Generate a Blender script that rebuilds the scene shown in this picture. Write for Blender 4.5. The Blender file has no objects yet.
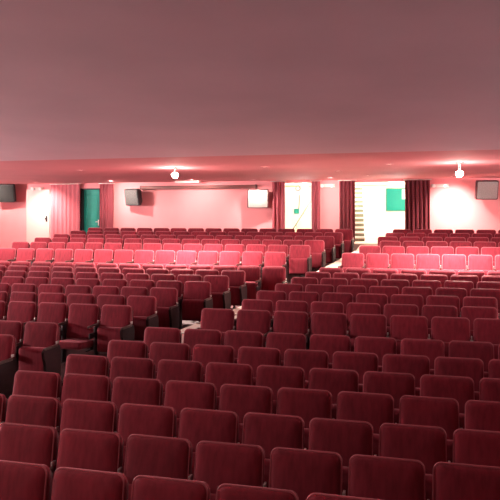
import bpy, bmesh, math, random
from mathutils import Vector, Matrix
random.seed(7)
C = bpy.context.scene
COL = C.collection
# ------------------------------------------------------------------ camera
F, TH, EYE, PITCH = 700.0, math.radians(15.1), 2.53, 0.0
cam_d = bpy.data.cameras.new('camera'); cam = bpy.data.objects.new('camera', cam_d); COL.objects.link(cam)
cam.location = (0, 0, EYE); cam.rotation_euler = (math.pi/2-PITCH, 0, TH)
cam_d.sensor_width = 36; cam_d.lens = 36*F/500; cam_d.clip_end = 200; cam_d.shift_y = -35/500
C.camera = cam
CM = Matrix.Translation(cam.location) @ cam.rotation_euler.to_matrix().to_4x4()
CI = CM.inverted()
def ray(px, py): return CM.to_3x3() @ Vector(((px-250)/F, (215-py)/F, -1))
def at(px, py, Y):
    d = ray(px, py); return Vector(cam.location) + d*(Y/d.y)
def X_at(px, Y, z):                       # world X on the plane Y at height z seen at column px
    py = 215
    for _ in range(8):
        p = at(px, py, Y); py -= (z-p.z)*F/Y
    return at(px, py, Y).x
def proj(p):
    q = CI @ Vector(p); return (250+F*q.x/-q.z, 215-F*q.y/-q.z)
# ------------------------------------------------------------------ materials
def mat(name, col, rough=.6, noise=0, scale=(4,4,4), sheen=0, metal=0, emit=None, rand=0, bump=0, spec=.5, tint=None):
    m = bpy.data.materials.new(name); m.use_nodes = True
    n, l = m.node_tree.nodes, m.node_tree.links; b = n['Principled BSDF']
    b.inputs['Roughness'].default_value = rough; b.inputs['Metallic'].default_value = metal
    b.inputs['Specular IOR Level'].default_value = spec
    b.inputs['Base Color'].default_value = (*col, 1)
    if sheen:
        b.inputs['Sheen Weight'].default_value = sheen; b.inputs['Sheen Roughness'].default_value = .45
        b.inputs['Sheen Tint'].default_value = (*(tint or (1,.5,.5)), 1)
    if noise or bump:
        tc = n.new('ShaderNodeTexCoord'); mp = n.new('ShaderNodeMapping'); mp.inputs['Scale'].default_value = scale
        l.new(tc.outputs['Object'], mp.inputs[0])
        vec = mp.outputs[0]
        if rand:
            oi = n.new('ShaderNodeObjectInfo'); ad = n.new('ShaderNodeVectorMath'); ad.operation = 'ADD'
            ml = n.new('ShaderNodeMath'); ml.operation = 'MULTIPLY'; ml.inputs[1].default_value = 40
            l.new(oi.outputs['Random'], ml.inputs[0]); l.new(mp.outputs[0], ad.inputs[0]); l.new(ml.outputs[0], ad.inputs[1]); vec = ad.outputs[0]
        nt = n.new('ShaderNodeTexNoise'); nt.inputs['Scale'].default_value = 1; nt.inputs['Detail'].default_value = 5
        l.new(vec, nt.inputs['Vector'])
        rp = n.new('ShaderNodeValToRGB')
        rp.color_ramp.elements[0].position = .3; rp.color_ramp.elements[1].position = .7
        rp.color_ramp.elements[0].color = (*[c*(1-noise) for c in col], 1)
        rp.color_ramp.elements[1].color = (*[min(1, c*(1+noise)) for c in col], 1)
        l.new(nt.outputs['Fac'], rp.inputs[0]); out = rp.outputs[0]
        if rand:
            hs = n.new('ShaderNodeHueSaturation'); mr = n.new('ShaderNodeMapRange')
            mr.inputs['To Min'].default_value = 1-rand; mr.inputs['To Max'].default_value = 1+rand
            l.new(oi.outputs['Random'], mr.inputs[0]); l.new(mr.outputs[0], hs.inputs['Value']); l.new(out, hs.inputs['Color']); out = hs.outputs[0]
        l.new(out, b.inputs['Base Color'])
        if bump:
            bp = n.new('ShaderNodeBump'); bp.inputs['Strength'].default_value = bump; bp.inputs['Distance'].default_value = .01
            l.new(nt.outputs['Fac'], bp.inputs['Height']); l.new(bp.outputs[0], b.inputs['Normal'])
    if emit:
        b.inputs['Emission Color'].default_value = (*emit[0], 1); b.inputs['Emission Strength'].default_value = emit[1]
    return m
VELVET = mat('red_velvet', (.158,.0135,.0235), .8, .20, (26,26,3.5), .3, rand=.14, spec=.15, tint=(1,.35,.4))
PIPING = mat('rim_light_piping', (.34,.08,.10), .6, .1, (30,30,30), .5, rand=.1, spec=.2, tint=(1,.5,.5))  # paler than the velvet; light caught along the rim is put into the colour
SHELL = mat('back_shell_plastic', (.10,.012,.018), .5, .2, (8,8,8), spec=.3)
DARK = mat('black_iron', (.02,.014,.016), .45, .3, (10,10,10), spec=.4)
ARM = mat('armrest_dark_wood', (.06,.025,.022), .35, .3, (3,30,30), spec=.5)
ENDP = mat('end_panel_laminate', (.022,.009,.011), .6, .25, (6,6,14), spec=.15)
STEEL = mat('bright_steel', (.75,.7,.68), .3, .1, (9,9,9), metal=.9)
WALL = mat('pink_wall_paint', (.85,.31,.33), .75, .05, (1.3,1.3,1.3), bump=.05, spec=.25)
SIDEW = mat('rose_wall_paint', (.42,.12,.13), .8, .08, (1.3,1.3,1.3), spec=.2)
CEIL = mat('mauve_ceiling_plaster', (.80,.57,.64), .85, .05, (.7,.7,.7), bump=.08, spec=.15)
CEIL2 = mat('pink_bounce_plaster', (.76,.32,.35), .85, .05, (.7,.7,.7), bump=.08, spec=.15)  # rear ceiling; pink bounce off the lit seats is put into the colour
FLOOR = mat('dark_floor_covering', (.06,.022,.022), .7, .3, (5,5,5), spec=.25)
RUNNER = mat('beige_aisle_floor', (.62,.50,.42), .7, .12, (4,4,4), spec=.25)
NOSING = mat('pale_step_nosing', (.72,.64,.55), .5, .08, (9,9,9))
CURT = mat('dark_red_curtain', (.14,.022,.032), .8, .15, (9,9,2), .2, spec=.15)
LIT_CURT = mat('lit_red_curtain', (.30,.065,.085), .8, .12, (9,9,2), .2, spec=.15)  # same cloth as the dark curtains; light on it is put into the colour
PCURT = mat('pink_curtain', (.55,.15,.18), .8, .10, (9,9,2), .2, spec=.15)
TEAL = mat('teal_paint', (.015,.30,.235), .5, .12, (2,2,2), spec=.3)
WHITE = mat('white_foyer_paint', (.84,.84,.81), .7, .04, (2,2,2), spec=.25)
CREAM = mat('yellow_cream_paint', (.74,.66,.42), .7, .08, (2,2,2), spec=.25)
GREYS = mat('grey_speaker_cloth', (.11,.10,.10), .85, .3, (40,40,40), spec=.2)
PALES = mat('pale_speaker_cloth', (.36,.32,.31), .85, .12, (40,40,40), spec=.2)
CAB = mat('speaker_cabinet', (.10,.035,.04), .5, .2, (9,9,9), spec=.3)
BLK = mat('black_speaker_cabinet', (.03,.025,.028), .5, .2, (9,9,9), spec=.3)
BROWN = mat('brown_box_metal', (.20,.07,.065), .5, .15, (3,9,9), spec=.3)
RISER = mat('dark_green_riser', (.20,.24,.16), .6, .15, (9,9,9), spec=.3)
LENS2 = mat('frosted_lamp_plastic', (.92,.90,.88), .3, .02, (9,9,9))
PLATE = mat('white_plastic', (.75,.62,.58), .5, .04, (9,9,9))
GLASS = mat('lit_lamp_glass', (1,.9,.8), .4, emit=((1,.86,.72), 60))
LENS = mat('lit_downlight_lens', (1,.9,.8), .4, emit=((1,.88,.76), 1.2))
TUBE = mat('lit_tube', (1,.95,.85), .4, emit=((1,.95,.82), 10))
# ------------------------------------------------------------------ mesh helpers
def box(bm, x0, x1, y0, y1, z0, z1, bev=0):
    r = bmesh.ops.create_cube(bm, size=1)
    for v in r['verts']:
        v.co = Vector(((x0+x1)/2+v.co.x*(x1-x0), (y0+y1)/2+v.co.y*(y1-y0), (z0+z1)/2+v.co.z*(z1-z0)))
    if bev:
        es = list({e for v in r['verts'] for e in v.link_edges})
        bmesh.ops.bevel(bm, geom=es, offset=bev, segments=2, affect='EDGES', profile=.5)
    return r['verts']
def rings(bm, loops, cap0=True, cap1=True):
    vs = [[bm.verts.new(p) for p in L] for L in loops]; n = len(vs[0])
    for a, b in zip(vs, vs[1:]):
        for i in range(n):
            bm.faces.new((a[i], a[(i+1)%n], b[(i+1)%n], b[i]))
    if cap0: bm.faces.new(list(reversed(vs[0])))
    if cap1: bm.faces.new(vs[-1])
def tube(bm, pts, r, n=8, closed=False):
    loops = []
    N = len(pts); pts = [Vector(p) for p in pts]
    for i, p in enumerate(pts):
        a = pts[(i-1) % N] if closed or i else p; b = pts[(i+1) % N] if closed or i < N-1 else p
        t = (b-a).normalized(); u = t.orthogonal().normalized() if abs(t.y) > .95 else t.cross(Vector((0,1,0))).normalized()
        w = t.cross(u)
        loops.append([p+u*r*math.cos(2*math.pi*k/n)+w*r*math.sin(2*math.pi*k/n) for k in range(n)])
    if closed: loops.append(loops[0]); rings(bm, loops, False, False); bmesh.ops.remove_doubles(bm, verts=bm.verts, dist=1e-5)
    else: rings(bm, loops)
def cyl(bm, a, b, r0, r1=None, n=16):
    a, b = Vector(a), Vector(b); t = (b-a).normalized(); u = t.orthogonal().normalized(); w = t.cross(u); r1 = r0 if r1 is None else r1
    rings(bm, [[p+u*r*math.cos(2*math.pi*k/n)+w*r*math.sin(2*math.pi*k/n) for k in range(n)] for p, r in ((a, r0), (b, r1))])
def lathe(bm, prof, c=(0,0,0), n=20):
    rings(bm, [[Vector(c)+Vector((r*math.cos(2*math.pi*k/n), r*math.sin(2*math.pi*k/n), z)) for k in range(n)] for r, z in prof])
def obj(name, bm, m, parent=None, smooth=True):
    bmesh.ops.recalc_face_normals(bm, faces=bm.faces)
    me = bpy.data.meshes.new(name); bm.to_mesh(me); bm.free(); me.materials.append(m)
    if smooth:
        for p in me.polygons: p.use_smooth = True
        try: me.set_sharp_from_angle(angle=math.radians(38))
        except Exception: pass
    o = bpy.data.objects.new(name, me); COL.objects.link(o)
    if parent: o.parent = parent
    return o
def tag(o, label, cat, group=None):
    o['label'] = label; o['category'] = cat
    if group: o['group'] = group
    return o
def thing(name, label, cat, loc, rot=(0,0,0), group=None):
    o = bpy.data.objects.new(name, None); COL.objects.link(o); o.location = loc; o.rotation_euler = rot
    o.empty_display_size = .1
    return tag(o, label, cat, group)
def struct(name, bm, m, smooth=False):
    o = obj(name, bm, m, smooth=smooth); o['kind'] = 'structure'; return o
def B(*a, **k):
    bm = bmesh.new(); box(bm, *a, **k); return bm
# ------------------------------------------------------------------ the rows: distance and drop of the seat tops below the eye
P = .55; TOP = .88
ROWS = {'R2':(4.10,1.645), 'R3':(4.84,1.645), 'R4':(5.58,1.635), 'R5':(6.35,1.605), 'R6':(7.10,1.575), 'R7':(7.85,1.54), 'R8':(8.60,1.49),
        'M1':(9.90,1.40), 'M2':(10.65,1.34), 'M3':(11.40,1.28), 'M4':(12.15,1.23), 'M5':(12.90,1.18), 'M6':(13.65,1.135), 'M7':(14.40,1.10),
        'L1':(16.00,.88), 'L2':(16.75,.745), 'L3':(17.50,.65), 'L4':(18.25,.57), 'L5':(19.00,.49), 'L6':(19.75,.41)}
def fl(k): return EYE-TOP-ROWS[k][1]
prof = [(-5,0),(3.5,0)] + [(ROWS[k][0]-.1, fl(k)) for k in ROWS] + [(20.6,1.25),(21.6,1.25)]
def floor_z(y):
    for (a, za), (b, zb) in zip(prof, prof[1:]):
        if a <= y <= b: return za+(zb-za)*(y-a)/(b-a)
    return prof[-1][1]
YW = 21.2; ZC = 3.60
XL, XR, YF = -16.5, 7.5, -4.5
# ------------------------------------------------------------------ room shell
def slab(x0, x1, prof, t):            # strip in X, following a (y,z) profile, thickness t downward (or upward if negative)
    bm = bmesh.new()
    rings(bm, [[(x0(y) if callable(x0) else x0, y, z), (x1(y) if callable(x1) else x1, y, z), (x1(y) if callable(x1) else x1, y, z-t), (x0(y) if callable(x0) else x0, y, z-t)] for y, z in prof])
    return bm
struct('floor', slab(XL, XR, prof, .2), FLOOR)
def ceil_z(y):
    if y >= 14.8: return ZC
    d = 14.8-y
    return ZC + (.05*d*d/2/2.5 if d < 2.5 else .05*2.5/2 + .05*(d-2.5))*1.0 if False else ZC + .075*(d*d/5 if d < 2.5 else d-1.25)
cp = [(y, ceil_z(y)) for y in [YF, 0, 6, 10, 11.5, 12.3, 12.8, 13.2, 13.6, 14, 14.4, 14.8, 16, 18, 20, YW+.15]]
YB = 12.8
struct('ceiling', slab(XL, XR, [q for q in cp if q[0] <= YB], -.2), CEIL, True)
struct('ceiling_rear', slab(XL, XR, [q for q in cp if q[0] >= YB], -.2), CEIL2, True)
ZT = ceil_z(YF)
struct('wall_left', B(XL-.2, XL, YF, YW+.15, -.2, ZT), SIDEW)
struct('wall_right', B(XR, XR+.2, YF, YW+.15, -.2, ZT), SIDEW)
struct('wall_front', B(XL-.2, XR+.2, YF-.2, YF, -.2, ZT), SIDEW)
FZ = 1.70; FL = 1.25
struct('floor_landing', B(-5.0, XR, 20.13, YW, 1.2, FZ), RUNNER)
gx0, gx1 = X_at(81, YW, 2.4), X_at(100, YW, 2.4)
mx0, mx1 = X_at(284, YW, 2.4), X_at(312, YW, 2.4)
bx0, bx1 = X_at(354, YW, 2.4), X_at(406, YW, 2.4)
DT = 3.52
bm = bmesh.new()
ed = [XL, gx0, gx1, mx0, mx1, bx0, bx1, XR]
for i in range(0, 8, 2): box(bm, ed[i], ed[i+1], YW, YW+.15, 0.9, ZC)
for a, b, t in ((gx0, gx1, at(90, 188.5, YW).z), (mx0, mx1, DT), (bx0, bx1, DT)): box(bm, a, b, YW, YW+.15, t, ZC)
struct('wall_back', bm, WALL)
# foyer behind the doorways
fx0, fx1, FY = -8.5, 4.5, 25.2
struct('floor_foyer', B(fx0, fx1, YW, FY, FZ-.2, FZ), RUNNER)
struct('ceiling_foyer', B(fx0, fx1, YW+.15, FY, 3.56, 3.7), mat('foyer_cream_ceiling', (.78,.68,.42), .7, .03, (2,2,2)))
struct('wall_foyer_back', B(fx0, fx1, FY, FY+.15, FZ-.2, 3.7), WHITE)
struct('wall_foyer_left', B(fx0-.15, fx0, YW+.15, FY+.15, FZ-.2, 3.7), WHITE)
struct('wall_foyer_right', B(fx1, fx1+.15, YW+.15, FY+.15, FZ-.2, 3.7), WHITE)
# ------------------------------------------------------------------ aisle
def xr_edge(y): return -4.18+(y-6.35)*.225      # left ends of the right-hand block
def xl_edge(y): return min(xr_edge(y)-1.1, -3.97+(y-12.15)*.20) if y > 12 else xr_edge(y)-1.12
def gang_z(y):
    pts = [(3.2, .03), (4.84, EYE-1.645-.80), (6.35, EYE-1.605-.72), (8.6, EYE-1.49-.60), (9.9, EYE-1.40-.54), (12.9, EYE-1.18-.54), (14.4, EYE-1.10-.55), (16, EYE-.88-.57), (19.75, EYE-.41-.57), (20.12, 1.69), (20.13, 1.70)]
    for (a, za), (b, zb) in zip(pts, pts[1:]):
        if a <= y <= b: return za+(zb-za)*(y-a)/(b-a)
def gl(y):
    e = xl_edge(y)+.22
    return max(e, -2.98) if 14.0 < y < 15.2 else e
def gr(y): return xr_edge(y)-.08
ys = [3.2, 4, 4.84, 5.6, 6.35, 7.1, 7.85, 8.6, 9.9, 10.65, 11.4, 12.15, 12.9, 13.6, 13.99, 14.01, 14.4, 15.19, 15.21, 16, 17, 18, 19, 19.75, 20.12]
bm = bmesh.new()
rings(bm, [[(gl(y), y, gang_z(y)), (gr(y), y, gang_z(y)), (gr(y), y, min(floor_z(y), gang_z(y))-.02), (gl(y), y, min(floor_z(y), gang_z(y))-.02)] for y in ys])
o = struct('floor_aisle', bm, RUNNER)
for k in ('M1','M2','M3','M4','M5','M6','M7','L1','L2','L3','L4','L5','L6'):
    y = ROWS[k][0]-.12; z = gang_z(y)
    obj('step_edge', B(gl(y)+.04, gr(y)-.04, y-.05, y+.02, z-.01, z+.018, bev=.004), NOSING, o)
# ------------------------------------------------------------------ seat meshes (facing -Y, origin on the floor)
TILT = math.radians(11)
def outline(w0, w1, h, r, n=6):
    """tapered upright outline in (x,z): half widths w0 at the bottom, w1 at the top, rounded corners"""
    pts = []
    def arc(cx, cz, a0, a1, rr):
        for i in range(n+1):
            a = a0+(a1-a0)*i/n; pts.append((cx+rr*math.cos(a), cz+rr*math.sin(a)))
    rb = r*.6
    arc(w0-rb, rb, -math.pi/2, 0, rb); arc(w1-r, h-r, 0, math.pi/2, r)
    arc(-w1+r, h-r, math.pi/2, math.pi, r); arc(-w0+rb, rb, math.pi, 1.5*math.pi, rb)
    return pts
def pad(w0, w1, h, r, thick, bulge, crown=0):
    bm = bmesh.new(); ol = outline(w0, w1, h, r); cz = h*.5
    def L(s, y, ins=0):
        out = []
        for x, z in ol:
            x2 = x*s - (ins if x > 0 else -ins); z2 = cz+(z-cz)*s
            z2 = z2-ins if z > cz else z2+ins
            if z > cz: z2 += crown*(1-(x/w1)**2)
            out.append((x2, y, z2))
        return out
    loops = [L(.25, -thick-bulge), L(.55, -thick-bulge*.85), L(.8, -thick-bulge*.5), L(1, -thick-.002, .026), L(1, -thick+.010, .012), L(1, -thick+.026, .003),
             L(1, -thick+.045), L(1, -.012), L(1, -.003, .006), L(1, 0, .014)]
    rings(bm, loops); return bm, ol
def xf(bm, M): bmesh.ops.transform(bm, matrix=M, verts=bm.verts); return bm
BH = .54
MB = Matrix.Translation((0, .02, .355)) @ Matrix.Rotation(-TILT, 4, 'X')
def mesh_of(name, bm, m):
    o = obj(name, bm, m); me = o.data; bpy.data.objects.remove(o); return me
bm, ol = pad(.256, .248, BH-.008, .050, .085, .018, .006); BACK = mesh_of('backrest', xf(bm, MB), VELVET)
bm = bmesh.new(); h2 = (BH-.008)/2
tube(bm, [(x*.985, -.058, (z if z < h2 else z+.006*(1-(x/.248)**2))) for x, z in ol], .0075, 6, True); PIPE = mesh_of('piping', xf(bm, MB), PIPING)
bm, _ = pad(.246, .234, BH-.03, .06, .03, .004); SHELLM = mesh_of('back_shell', xf(bm, MB @ Matrix.Translation((0,.028,.0))), SHELL)
def cushion(a):
    bm, _ = pad(.232, .238, .38, .045, .095, .012)
    return mesh_of('seat_cushion', xf(bm, Matrix.Translation((0,-.10,.20)) @ Matrix.Rotation(a, 4, 'X') @ Matrix.Translation((0,.03,0))), VELVET)
CU = cushion(math.radians(-2))      # tipped up
bm, _ = pad(.232, .238, .45, .045, .10, .012)
bmesh.ops.transform(bm, matrix=Matrix.Translation((0,-.07,.36)) @ Matrix.Rotation(math.radians(84), 4, 'X') , verts=bm.verts)
CD = mesh_of('seat_cushion', bm, VELVET)
def frame_bm():
    bm = bmesh.new()
    box(bm, -.014, .014, -.13, -.02, .012, .60, .005); box(bm, -.018, .018, -.28, .04, 0, .022, .006)
    box(bm, -.012, .012, -.30, .06, .42, .50, .004)
    return bm
FRAME = mesh_of('side_frame', frame_bm(), DARK)
bm = bmesh.new(); box(bm, -.019, .019, -.34, -.005, .585, .622, .012); ARMM = mesh_of('armrest', bm, ARM)
bm = bmesh.new(); box(bm, -.008, .008, -.02, .03, .625, .66, .003); CAPM = mesh_of('bracket', bm, STEEL)
def endp_bm():
    bm = bmesh.new(); pr = []
    pts = [(-.30,.06),(.06,.06),(.09,.50),(.06,.60),(-.32,.60),(-.36,.57),(-.35,.50),(-.30,.40)]
    rings(bm, [[(s, y, z) for y, z in pts] for s in (-.02, .02)])
    bmesh.ops.bevel(bm, geom=list(bm.edges), offset=.006, segments=2, affect='EDGES')
    box(bm, -.0205, .0205, -.28, .05, 0, .07, .006)
    return bm
ENDM = mesh_of('end_panel', endp_bm(), ENDP)
def add(name, me, parent, x=0):
    o = bpy.data.objects.new(name, me); COL.objects.link(o); o.parent = parent; o.location = (x, 0, 0); return o
def make_seat(left_end, right_end, down):
    t = bpy.data.objects.new('cinema_seat', None); COL.objects.link(t); t.empty_display_size = .1
    b = add('backrest', BACK, t); add('piping', PIPE, b)
    add('back_shell', SHELLM, t); add('seat_cushion', CD if down else CU, t)
    h = P/2-.004
    if right_end: add('end_panel', ENDM, t, h-.004)
    else: add('side_frame', FRAME, t, h)
    a = add('armrest', ARMM, t, h); add('bracket', CAPM, a)
    if left_end:
        add('end_panel', ENDM, t, -h+.004); add('armrest', ARMM, t, -h)
    return t
PROTO = {}
def seat_copy(key):
    if key not in PROTO:
        PROTO[key] = make_seat(*key); return PROTO[key]
    src = PROTO[key]
    r = src.copy(); COL.objects.link(r)
    for ch in src.children:
        c = ch.copy(); COL.objects.link(c); c.parent = r
        for g in ch.children:
            d = g.copy(); COL.objects.link(d); d.parent = c
    return r
# a divider between two seats as a pixel column, for each row: (right block, left block)
PHASE = {'R2':(133,None), 'R3':(127,None), 'R4':(180,None), 'R5':(220,None), 'R6':(256,None), 'R7':(150,18), 'R8':(184,62),
         'M1':(349,135), 'M2':(310,159), 'M3':(355,180), 'M4':(368,213), 'M5':(349.5,231), 'M6':(360.5,247), 'M7':(372,262),
         'L1':(467,242), 'L2':(430,246), 'L3':(425,262), 'L4':(421,274), 'L5':(427,284.5), 'L6':(454,277.5)}
ORD = ['','first','second','third','fourth','fifth','sixth','seventh','eighth','ninth','tenth','eleventh','twelfth','thirteenth','fourteenth','fifteenth','sixteenth','seventeenth','eighteenth']
SEC = {'R':'front', 'M':'middle', 'L':'rear'}
def row_word(k):
    s, i = k[0], int(k[1])
    if s == 'R': i -= 1
    return ORD[i]
total = 0
for k, (Y, drop) in ROWS.items():
    z = fl(k)
    for side in (0, 1):
        ph = PHASE[k][side]
        if ph is None: continue
        x0 = X_at(ph, Y, z+TOP)
        if side == 0: lim0, lim1 = xr_edge(Y)+.02, XR-.4
        else: lim0, lim1 = (-11.2+(Y-16)*.14 if k[0] == 'L' else XL+.6), xl_edge(Y)+.12
        i0 = math.ceil((lim0-x0)/P-.35); i1 = math.floor((lim1-x0)/P+.3)
        if side == 1 and k[0] != 'L': i1 = 1 if k == 'M7' else 0       # the phase divider is the row end there
        xs = [x0+(i+.5)*P for i in range(i0, i1)]
        vis = []
        for j, x in enumerate(xs):
            a = proj((x-P/2, Y, z+TOP))[0]; b = proj((x+P/2, Y, z+TOP))[0]
            ty = proj((x, Y, z+TOP))[1]
            if b > 2 and a < 498 and ty < 497: vis.append((j, x))
        edge_in = side == 1 or proj((xs[0]-P/2, Y, z+TOP))[0] > 0
        for q, (j, x) in enumerate(vis):
            le = (j == 0); re = (j == len(xs)-1 and side == 1)
            down = (k == 'M1' and side == 1 and j == len(xs)-2) or (k == 'M7' and side == 1 and j == len(xs)-1)
            t = seat_copy((le, re, down))
            t.location = (x, Y-.12, z+.002); t.rotation_euler = (random.uniform(-.012,.012), 0, random.uniform(-.012,.012))
            rw = row_word(k)
            if side == 1:
                n = len(xs)-j; blk = 'left'
                where = f'{ORD[n]} left of the aisle'
            else:
                blk = 'right'
                where = f'{ORD[q+1]} right of the aisle' if edge_in else f'{ORD[q+1]} from the left photo edge'
            pos = 'nearest' if rw == 'first' else rw
            adj = 'lowered red seat' if down else ('red velvet seat')
            t['label'] = f'{adj}, {where}, {pos} row of {SEC[k[0]]} {blk} block'
            t['category'] = 'cinema seat'
            t['group'] = f'red seats, {SEC[k[0]]} {blk} block'
            total += 1
print('SEATS', total)
# ------------------------------------------------------------------ curtains
def curtain(px0, px1, Y, z0, z1, m, label, folds, amp=.045, flare=0, seed=0, group=None):
    rnd = random.Random(seed)
    x0, x1 = X_at(px0, Y, 2.4), X_at(px1, Y, 2.4); n = folds*10; ph = rnd.uniform(0, 6)
    bm = bmesh.new(); rows = []
    zs = [z0+(z1-z0)*i/10 for i in range(11)]
    def pt(i, z, off):
        u = i/n; v = (z-z0)/(z1-z0); a = amp*(.55+.45*(1-v)); uu = u+.012*math.sin(3*v+ph)*math.sin(math.pi*u)
        x = x0+(x1-x0)*uu; wv = math.sin(uu*folds*2*math.pi+ph+.5*math.sin(v*2.2+ph)); wv += .35*math.sin(uu*folds*4.6*math.pi+1.7*ph)
        return (x, Y+a*wv+off, z)
    f = [[bm.verts.new(pt(i, z, -.006)) for i in range(n+1)] for z in zs]
    b = [[bm.verts.new(pt(i, z, .006)) for i in range(n+1)] for z in zs]
    for r in range(10):
        for i in range(n):
            bm.faces.new((f[r][i], f[r][i+1], f[r+1][i+1], f[r+1][i])); bm.faces.new((b[r][i+1], b[r][i], b[r+1][i], b[r+1][i+1]))
    for i in range(n):
        bm.faces.new((f[0][i+1], f[0][i], b[0][i], b[0][i+1])); bm.faces.new((f[-1][i], f[-1][i+1], b[-1][i+1], b[-1][i]))
    for r in range(10):
        bm.faces.new((f[r][0], f[r+1][0], b[r+1][0], b[r][0])); bm.faces.new((f[r+1][n], f[r][n], b[r][n], b[r+1][n]))
    t = thing('door_curtain', label, 'curtain', (0,0,0), group=group)
    obj('drape', bm, m, t)
    bm = bmesh.new(); cyl(bm, (x0-.05, Y, z1+.02), (x1+.05, Y, z1+.02), .014, n=10); obj('curtain_rail', bm, STEEL, t)
    return t
yc = YW-.14
curtain(51, 79.5, yc, FL+.02, ZC-.05, PCURT, 'wide pale pink curtain left of the teal door', 7, .014, seed=1, group='curtains along the back wall')
curtain(100, 113.5, yc, FL+.02, ZC-.05, LIT_CURT, 'gathered red curtain right of the teal door', 4, .05, seed=2, group='curtains along the back wall')
curtain(272, 284.5, yc, FZ+.02, ZC-.05, LIT_CURT, 'narrow red curtain left of the middle doorway', 3, .05, seed=3, group='curtains along the back wall')
curtain(311.5, 320, yc, FZ+.02, ZC-.05, LIT_CURT, 'narrow red curtain right of the middle doorway', 2, .05, seed=4, group='curtains along the back wall')
curtain(339.5, 355, yc, FZ+.02, ZC-.05, CURT, 'dark red curtain left of the wide stair doorway', 4, .06, seed=5, group='curtains along the back wall')
curtain(405, 430, yc, FZ+.02, ZC-.05, CURT, 'broad dark red curtain right of the wide doorway', 6, .06, seed=6, group='curtains along the back wall')
# ------------------------------------------------------------------ doors
gt = at(90, 188.5, YW).z
bm = B(gx0+.06, gx1-.02, YW+.10, YW+.145, FL+.01, gt-.03, bev=.003)
d = struct('door_1', bm, TEAL)
bm = bmesh.new(); box(bm, gx0, gx0+.06, YW-.04, YW+.15, FL, gt, .004); box(bm, gx1-.02, gx1, YW-.01, YW+.15, FL, gt, .004); box(bm, gx0, gx1, YW-.03, YW+.15, gt-.035, gt, .004)
obj('door_frame', bm, DARK, d)
bm = bmesh.new(); box(bm, gx1-.12, gx1-.09, YW+.085, YW+.1, FL+.92, FL+1.12, .003); cyl(bm, (gx1-.105, YW+.055, FL+1.05), (gx1-.105, YW+.1, FL+1.05), .012); cyl(bm, (gx1-.19, YW+.055, FL+1.05), (gx1-.10, YW+.055, FL+1.05), .010)
obj('door_handle', bm, STEEL, d)
bm = bmesh.new()
for a, b in ((FL+.15, FL+.95), (FL+1.15, gt-.2)):
    for (x0, x1, z0, z1) in ((gx0+.13, gx1-.15, a, a+.03), (gx0+.13, gx1-.15, b-.03, b), (gx0+.13, gx0+.16, a, b), (gx1-.18, gx1-.15, a, b)):
        box(bm, x0, x1, YW+.088, YW+.102, z0, z1, .003)
obj('door_moulding', bm, TEAL, d)
# pale flush door beside the pink curtain
wx0, wx1 = X_at(27, YW, 2.4), X_at(50, YW, 2.4)
d = struct('door_2', B(wx0, wx1, YW-.035, YW, FL+.005, 3.40, bev=.004), mat('pale_door_paint', (.80,.48,.46), .55, .03, (2,2,2)))
bm = bmesh.new(); cyl(bm, (wx1-.11, YW-.09, FL+1.15), (wx1-.11, YW-.03, FL+1.15), .014); lathe(bm, [(.001,-.03),(.028,-.02),(.032,0),(.028,.02),(.001,.03)], (wx1-.11, YW-.10, FL+1.15)); box(bm, wx1-.14, wx1-.08, YW-.045, YW-.033, FL+1.05, FL+1.25, .003)
obj('door_handle', bm, DARK, d)
# middle doorway: open white leaf in the foyer
d = struct('door_3', B(-.02, .02, 0, .82, 0, 2.2, bev=.004), WHITE)
hp = X_at(302, YW+.2, 2.4)
d.location = (mx1-.06, YW+.22, FZ+.01); d.rotation_euler = (0,0,math.radians(-12))
bm = bmesh.new(); box(bm, -.03, -.018, .70, .76, .95, 1.2, .003); cyl(bm, (-.08,.73,1.1), (-.02,.73,1.1), .012); cyl(bm, (-.08,.60,1.1), (-.08,.74,1.1), .012)
obj('door_handle', bm, RISER, d)
# cream stair side wall with handrail seen through the middle doorway
Ys = 24.0
sx0, sx1 = X_at(293, Ys, 2), X_at(311, Ys, 2)+.15
def zpx(py, Y): return at(300, py, Y).z
t = thing('stair_parapet', 'yellow cream sloping stair wall seen through the middle doorway', 'stair wall', (0,0,0))
bm = bmesh.new(); pts = [(sx0, FZ), (sx1, FZ), (sx1, zpx(197, Ys)), (sx0, zpx(232, Ys))]
rings(bm, [[(x, y, z) for x, z in pts] for y in (Ys, Ys+.12)]); obj('parapet_wall', bm, CREAM, t, False)
bm = bmesh.new(); a, b = Vector((sx0, Ys-.05, zpx(232, Ys)+.08)), Vector((sx1, Ys-.05, zpx(197, Ys)+.08)); tube(bm, [a, (a+b)/2, b], .02)
for f_ in (.15,.5,.85): p = a.lerp(b, f_); cyl(bm, p, p+Vector((0,.07,-.12)), .008, n=8)
obj('handrail', bm, RISER, t)
# coat hooks / wall lamp in middle doorway
t = thing('wall_clock', 'small round dark clock high on the wall beyond the middle doorway', 'clock', tuple(at(298, 188.5, FY-.02)))
bm = bmesh.new(); cyl(bm, (0,-.02,0), (0,.018,0), .09, n=24); obj('clock_case', bm, DARK, t)
bm = bmesh.new(); cyl(bm, (0,-.026,0), (0,-.02,0), .07, n=24); obj('clock_face', bm, WHITE, t)
# staircase beyond the wide doorway
t = thing('foyer_staircase', 'pale staircase with dark risers climbing behind the wide doorway curtain', 'staircase', (0,0,0))
Y0 = 22.2; N = 12; RZ = (3.54-FZ)/N
tb = bmesh.new(); rb = bmesh.new()
for i in range(N):
    y = Y0+i*.2; xr = X_at(364.5-.2*i, y, 2.4); xl = xr-1.25
    box(rb, xl, xr, y, y+.03, FZ+i*RZ, FZ+(i+1)*RZ-.06)
    box(tb, xl-.02, xr+.02, y-.03, y+.25, FZ+(i+1)*RZ-.06, FZ+(i+1)*RZ, .006)
obj('tread_boards', tb, WHITE, t, False); obj('riser_boards', rb, RISER, t, False)
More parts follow.
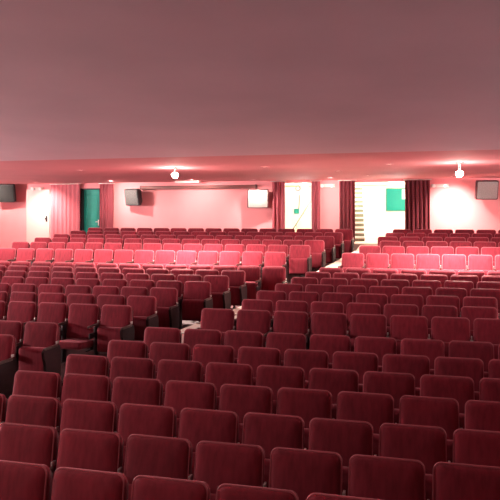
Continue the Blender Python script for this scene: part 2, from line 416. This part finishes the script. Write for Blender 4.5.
# teal notice board on the foyer wall
a, b = at(386, 188.5, FY-.05), at(412, 211, FY-.05)
t = thing('notice_board', 'large teal notice board on the white wall beyond the wide doorway', 'notice board', ((a.x+b.x)/2, FY-.001, (a.z+b.z)/2))
w, h = (b.x-a.x)/2, (a.z-b.z)/2
obj('board_panel', B(-w, w, -.03, 0, -h, h, bev=.003), mat('teal_board', (.008,.20,.15), .6, .06, (3,3,3), spec=.2), t)
bm = bmesh.new()
for q in ((-w-.02,w+.02,-h-.02,-h+.01),(-w-.02,w+.02,h-.01,h+.02),(-w-.02,-w+.01,-h,h),(w-.01,w+.02,-h,h)): box(bm, q[0], q[1], -.04, 0, q[2], q[3], .003)
obj('board_frame', bm, RISER, t)
c = at(402, 188.5, FY-.05); c2 = at(409, 199, FY-.05)
obj('paper_sheet', B(c.x-t.location.x, c2.x-t.location.x, -.034, -.031, c2.z-t.location.z, c.z-t.location.z-.03), WHITE, t)
p = at(296.5, 211, FY-.06)
t = thing('wall_fitting', 'small dark green fitting with a cable on the white wall beyond the middle doorway', 'wall fitting', (p.x, FY, p.z))
obj('fitting_box', B(-.09, .09, -.08, 0, -.10, .08, bev=.02), TEAL, t)
bm = bmesh.new(); tube(bm, [(.07,-.02,.07),(.085,-.02,.2),(.10,-.02,.38),(.10,-.02,.58)], .014); obj('cable', bm, RISER, t)
# ------------------------------------------------------------------ speakers
def speaker(px0, px1, py0, py1, yaw, cab, cloth, label, tilt=10):
    Yf = YW-.42; a, b = at(px0, py0, Yf), at(px1, py1, Yf); cx, cz = (a.x+b.x)/2, (a.z+b.z)/2; w, h = (b.x-a.x)/2*.93, (a.z-b.z)/2*.93
    t = thing('wall_speaker', label, 'speaker', (cx, Yf, cz), (math.radians(-0), 0, math.radians(yaw)), 'speakers on the back wall')
    T = Matrix.Rotation(math.radians(tilt), 4, 'X')
    bm = bmesh.new(); D = .30
    rings(bm, [[(x*s, y, z*s) for x, z in outline2(w, h, .04)] for y, s in ((0,.97),(.02,1),(.12,1),(D,.68))]); xf(bm, T); obj('cabinet', bm, cab, t)
    bm = bmesh.new()
    rings(bm, [[(x*s, y, z*s) for x, z in outline2(w-.03, h-.03, .03)] for y, s in ((-.014,.96),(-.02,.9),)] + []); 
    rings(bm, [[(x, y, z) for x, z in outline2(w-.03, h-.03, .03)] for y in (-.014, .004)]); xf(bm, T); obj('grille', bm, cloth, t)
    bm = bmesh.new(); box(bm, -.03, .03, D-.06, D-.02, -.05, .05, .004); R = Matrix.Rotation(-math.radians(yaw), 4, 'Z')
    cyl(bm, (0, D-.04, 0), R @ Vector((0, .415, 0)), .018, n=10); obj('wall_bracket', bm, DARK, t)
    return t
def outline2(w, h, r, n=3):
    pts = []
    for sx, sz, a0 in ((1,-1,-math.pi/2),(1,1,0),(-1,1,math.pi/2),(-1,-1,math.pi)):
        for i in range(n+1):
            a = a0+math.pi/2*i/n; pts.append((sx*(w-r)+r*math.cos(a), sz*(h-r)+r*math.sin(a)))
    return pts
speaker(-6, 14, 184, 203, 8, BLK, mat('black_speaker_cloth', (.03,.03,.03), .9, .3, (40,40,40), spec=.2), 'black box speaker at the far left end of the back wall')
speaker(123, 140, 188.5, 206.5, -14, BLK, GREYS, 'grey box speaker on the wall right of the teal door')
speaker(247, 269, 188.5, 209, 16, CAB, PALES, 'pale fronted speaker just left of the middle doorway')
speaker(475, 500, 180, 200.5, 14, CAB, PALES, 'large pale fronted speaker at the right end of the back wall')
# ------------------------------------------------------------------ small wall fittings
def emergency(px, py, label, w=.24):
    p = at(px, py, YW-.03)
    t = thing('emergency_light', label, 'emergency light', (p.x, YW, p.z), group='small fittings above the doors')
    obj('housing', B(-w, w, -.05, 0, -.055, .045, bev=.008), PLATE, t)
    for s in (-1, 1):
        bm = bmesh.new(); cyl(bm, (s*w*.6, -.05, 0), (s*w*.6, -.09, -.015), .03, .055); obj('lamp_head', bm, LENS2, t)
emergency(37, 188.5, 'small wall fitting above the pale flush door at left')
emergency(327, 185.5, 'small twin lamp fitting between the two open doorways')
emergency(439.5, 185.5, 'twin lamp emergency fitting right of the broad dark curtain', .26)
a, b = at(141, 185.5, YW-.12), at(256, 189.0, YW-.12)
t = thing('wall_duct', 'long dark horizontal box fixed high along the pink back wall', 'duct', ((a.x+b.x)/2, YW, (a.z+b.z)/2))
w = (b.x-a.x)/2; obj('duct_body', B(-w, w, -.16, 0, -.055, .055, bev=.01), BROWN, t)
for s in (-1, 1): obj('end_cap', B(s*w-.02, s*w+.02, -.17, 0, -.065, .065, bev=.006), CAB, t)
# pale plate on ceiling edge
a, b = at(176, 184.2, YW-.5), at(200, 185, YW-.5)
t = thing('ceiling_plate', 'pale rectangular plate under the ceiling beside the left lamp', 'ceiling vent', ((a.x+b.x)/2, YW-.5, ZC))
w = (b.x-a.x)/2; obj('plate', B(-w, w, -.12, .12, -.06, 0, bev=.006), PLATE, t)
bm = bmesh.new()
for i in range(4): box(bm, -w+.04, w-.04, -.08+i*.045, -.06+i*.045, -.064, -.058)
obj('grille_slats', bm, STEEL, t)
# skirting
def skirt(n, a, b):
    struct(n, B(a, b, YW-.02, YW, FL if a < -5 else FZ+.001, (FL if a < -5 else FZ)+.08, bev=.003), WALL)
skirt('baseboard_1', XL, wx0-.02); skirt('baseboard_2', gx1+.02, -5.02); skirt('baseboard_5', -4.98, mx0-.02); skirt('baseboard_3', mx1+.02, bx0-.02); skirt('baseboard_4', bx1+.02, XR)
# ------------------------------------------------------------------ lamps
def light(kind, loc, power, col=(1,.84,.72), size=.1, spot=None, blend=.6, target=None, name='lamp_light', parent=None):
    d = bpy.data.lights.new(name, kind); d.energy = power; d.color = col
    if kind == 'AREA': d.shape = 'DISK'; d.size = size
    else: d.shadow_soft_size = size
    if spot: d.spot_size = math.radians(spot); d.spot_blend = blend
    o = bpy.data.objects.new(name, d); COL.objects.link(o); o.location = loc
    if target is not None: o.rotation_euler = (Vector(target)-Vector(loc)).to_track_quat('-Z', 'Y').to_euler()
    if parent: o.parent = parent
    return o
for px, py, lab in ((175, 175, 'bright globe lamp on the ceiling above the left seat block'), (459.5, 173.5, 'bright globe lamp on the ceiling at the right')):
    p = at(px, py, 14.9)
    t = thing('ceiling_lamp', lab, 'ceiling lamp', tuple(p), group='lit ceiling lamps')
    dz = ceil_z(p.y)-p.z
    bm = bmesh.new(); lathe(bm, [(.06,dz),(.06,dz-.02),(.03,dz-.035),(.022,.06),(.05,.055),(.055,.03),(.02,.03)]); obj('lamp_mount', bm, STEEL, t)
    bm = bmesh.new(); lathe(bm, [(.001,-.075),(.04,-.065),(.068,-.035),(.078,0),(.068,.03),(.045,.05),(.001,.055)]); obj('globe', bm, GLASS, t)
    light('SPOT', (p.x, p.y, p.z-.11), 3000, (1,.82,.74), .07, 140, 1.0, (p.x, p.y+.001, 0)); light('POINT', (p.x, p.y, p.z-.18), 40, (1,.80,.68), .07)
def downlight(x, y, lab, power, m=LENS, spot=130, tgt=None, col=(1,.86,.74)):
    z = ceil_z(y)
    t = thing('recessed_downlight', lab, 'ceiling lamp', (x, y, z), group='downlights along the back wall' if y > 14 else 'house lights over the front seats')
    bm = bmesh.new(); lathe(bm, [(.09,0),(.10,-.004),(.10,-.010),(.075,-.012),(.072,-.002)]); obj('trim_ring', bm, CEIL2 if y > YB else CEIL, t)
    bm = bmesh.new(); lathe(bm, [(.07,-.003),(.07,-.006),(.001,-.007)]); obj('lens', bm, m, t)
    light('SPOT', (x, y, z-.03), power, col, .06, spot, 1.0, tgt or (x, y+.001, z-2))
for px, lab, pw in ((36, 'recessed downlight above the pale door at left', 420), (254, 'recessed downlight left of the middle doorway', 301), (452, 'recessed downlight washing the wall at right', 560), (110, 'added recessed downlight above the red curtain by the teal door', 280), (190, 'added recessed downlight above the middle of the long wall box', 200), (330, 'added recessed downlight between the two open doorways', 200), (-20, 'recessed downlight at the far left of the back wall', 300)):  # curtain, wall-box and between-doorway downlights are added to even the wall light
    yy = 20.25 if pw > 300 else 19.9
    x = X_at(px, yy, 3.5); downlight(x, yy, lab, pw, tgt=(x, 21.15, 2.2), spot=105 if pw > 300 else 140)
for x, y, pw, tg, lab in ((-10.6, 15.0, 1000, None, 'added recessed downlight over the cross aisle at far left'), (-8.2, 15.0, 1000, None, 'added recessed downlight over the cross aisle behind the left seats'), (-3.7, 15.0, 600, None, 'added recessed downlight over the cross aisle near the aisle end seats'), (-1.0, 14.9, 900, None, 'added recessed downlight over the cross aisle right of the aisle'),  # cross-aisle downlights are added to brighten the rear seat rows
        (-2.35, 16.9, 700, 60, 'added recessed downlight over the lower part of the rear gangway'), (-1.85, 19.0, 800, 60, 'added recessed downlight over the top of the rear gangway')):  # gangway downlights are added in place of light spilling from the foyer
    downlight(x, y, lab, pw, tgt=(x, y+(.01 if tg else .5), 1), spot=tg or 140)
# foyer lamps
for x, y, pw in ((-1.3, 23.2, 330), (-4.3, 22.9, 220), (2.2, 23.5, 120)):
    t = thing('foyer_ceiling_lamp', {-1.3:'flat round lamp on the foyer ceiling behind the wide doorway', -4.3:'flat round lamp on the foyer ceiling behind the middle doorway', 2.2:'flat round lamp on the foyer ceiling behind the right wall'}[x], 'ceiling lamp', (x, y, 3.56))
    bm = bmesh.new(); lathe(bm, [(.20,0),(.20,-.02),(.17,-.03)]); obj('lamp_base', bm, STEEL, t)
    bm = bmesh.new(); lathe(bm, [(.16,-.03),(.14,-.05),(.001,-.06)]); obj('diffuser', bm, TUBE, t)
    light('POINT', (x, y, 3.30), pw, (1,.97,.90), .15)
# house lights above and behind the stage front
for x, y, pw in ((-6.5, 2.2, 400), (-3.2, 2.6, 130), (0.2, 1.8, 10), (-8.5, -1.5, 450), (-2.5, -1.5, 120)):
    downlight(x, y, {(-6.5):'house downlight above the left front seats', (-3.2):'house downlight above the middle front seats', .2:'house downlight above the right front seats', -8.5:'house downlight over the stage at left', -2.5:'house downlight over the stage near the middle'}[x], pw, spot=150)
def fill_sconce(x, y, z, pw, lab):  # unseen side-wall uplights, added to brighten the ceiling
    s = 1 if x < 0 else -1
    t = thing('added_sconce', lab, 'wall lamp', (x, y, z), group='added globe wall lamps on the side walls')
    bm = bmesh.new(); cyl(bm, (0,0,-.1), (s*.02,0,-.1), .07); cyl(bm, (0,0,-.1), (s*.14,0,-.1), .012); cyl(bm, (s*.14,0,-.11), (s*.14,0,-.02), .03, .05); obj('arm', bm, STEEL, t)
    bm = bmesh.new(); lathe(bm, [(.001,-.03),(.06,-.015),(.10,.04),(.11,.09),(.10,.14),(.06,.19),(.001,.205)], (s*.14,0,0)); obj('globe', bm, TUBE, t)
    light('SPOT', (x+s*.14, y, z+.26), pw, (1,.90,.86), .10, 160, .5, (x+s*2.0, y, z+2.4))
for y, pw in ((3, 3800), (8, 4200), (13, 4000), (17.5, 900)): fill_sconce(XL, y, 2.7, pw, {17.5:'added globe wall lamp closest to the back corner on the left wall', 3:'added globe wall lamp nearest the stage on the left wall', 8:'middle added globe wall lamp on the left wall', 13:'added globe wall lamp beside the middle rows on the left wall'}[y])
for y, pw in ((8, 700), (13, 1500), (17.5, 700)): fill_sconce(XR, y, 2.7, pw, {17.5:'added globe wall lamp closest to the back corner on the right wall', 8:'added globe wall lamp nearer the stage on the right wall', 13:'added globe wall lamp beside the middle rows on the right wall'}[y])
# ------------------------------------------------------------------ world and view
w = bpy.data.worlds.new('world'); C.world = w; w.use_nodes = True
w.node_tree.nodes['Background'].inputs[0].default_value = (.02,.015,.018,1); w.node_tree.nodes['Background'].inputs[1].default_value = .3
C.view_settings.view_transform = 'Standard'; C.view_settings.look = 'None'; C.view_settings.exposure = 0; C.view_settings.gamma = 1
C.view_settings.use_curve_mapping = False
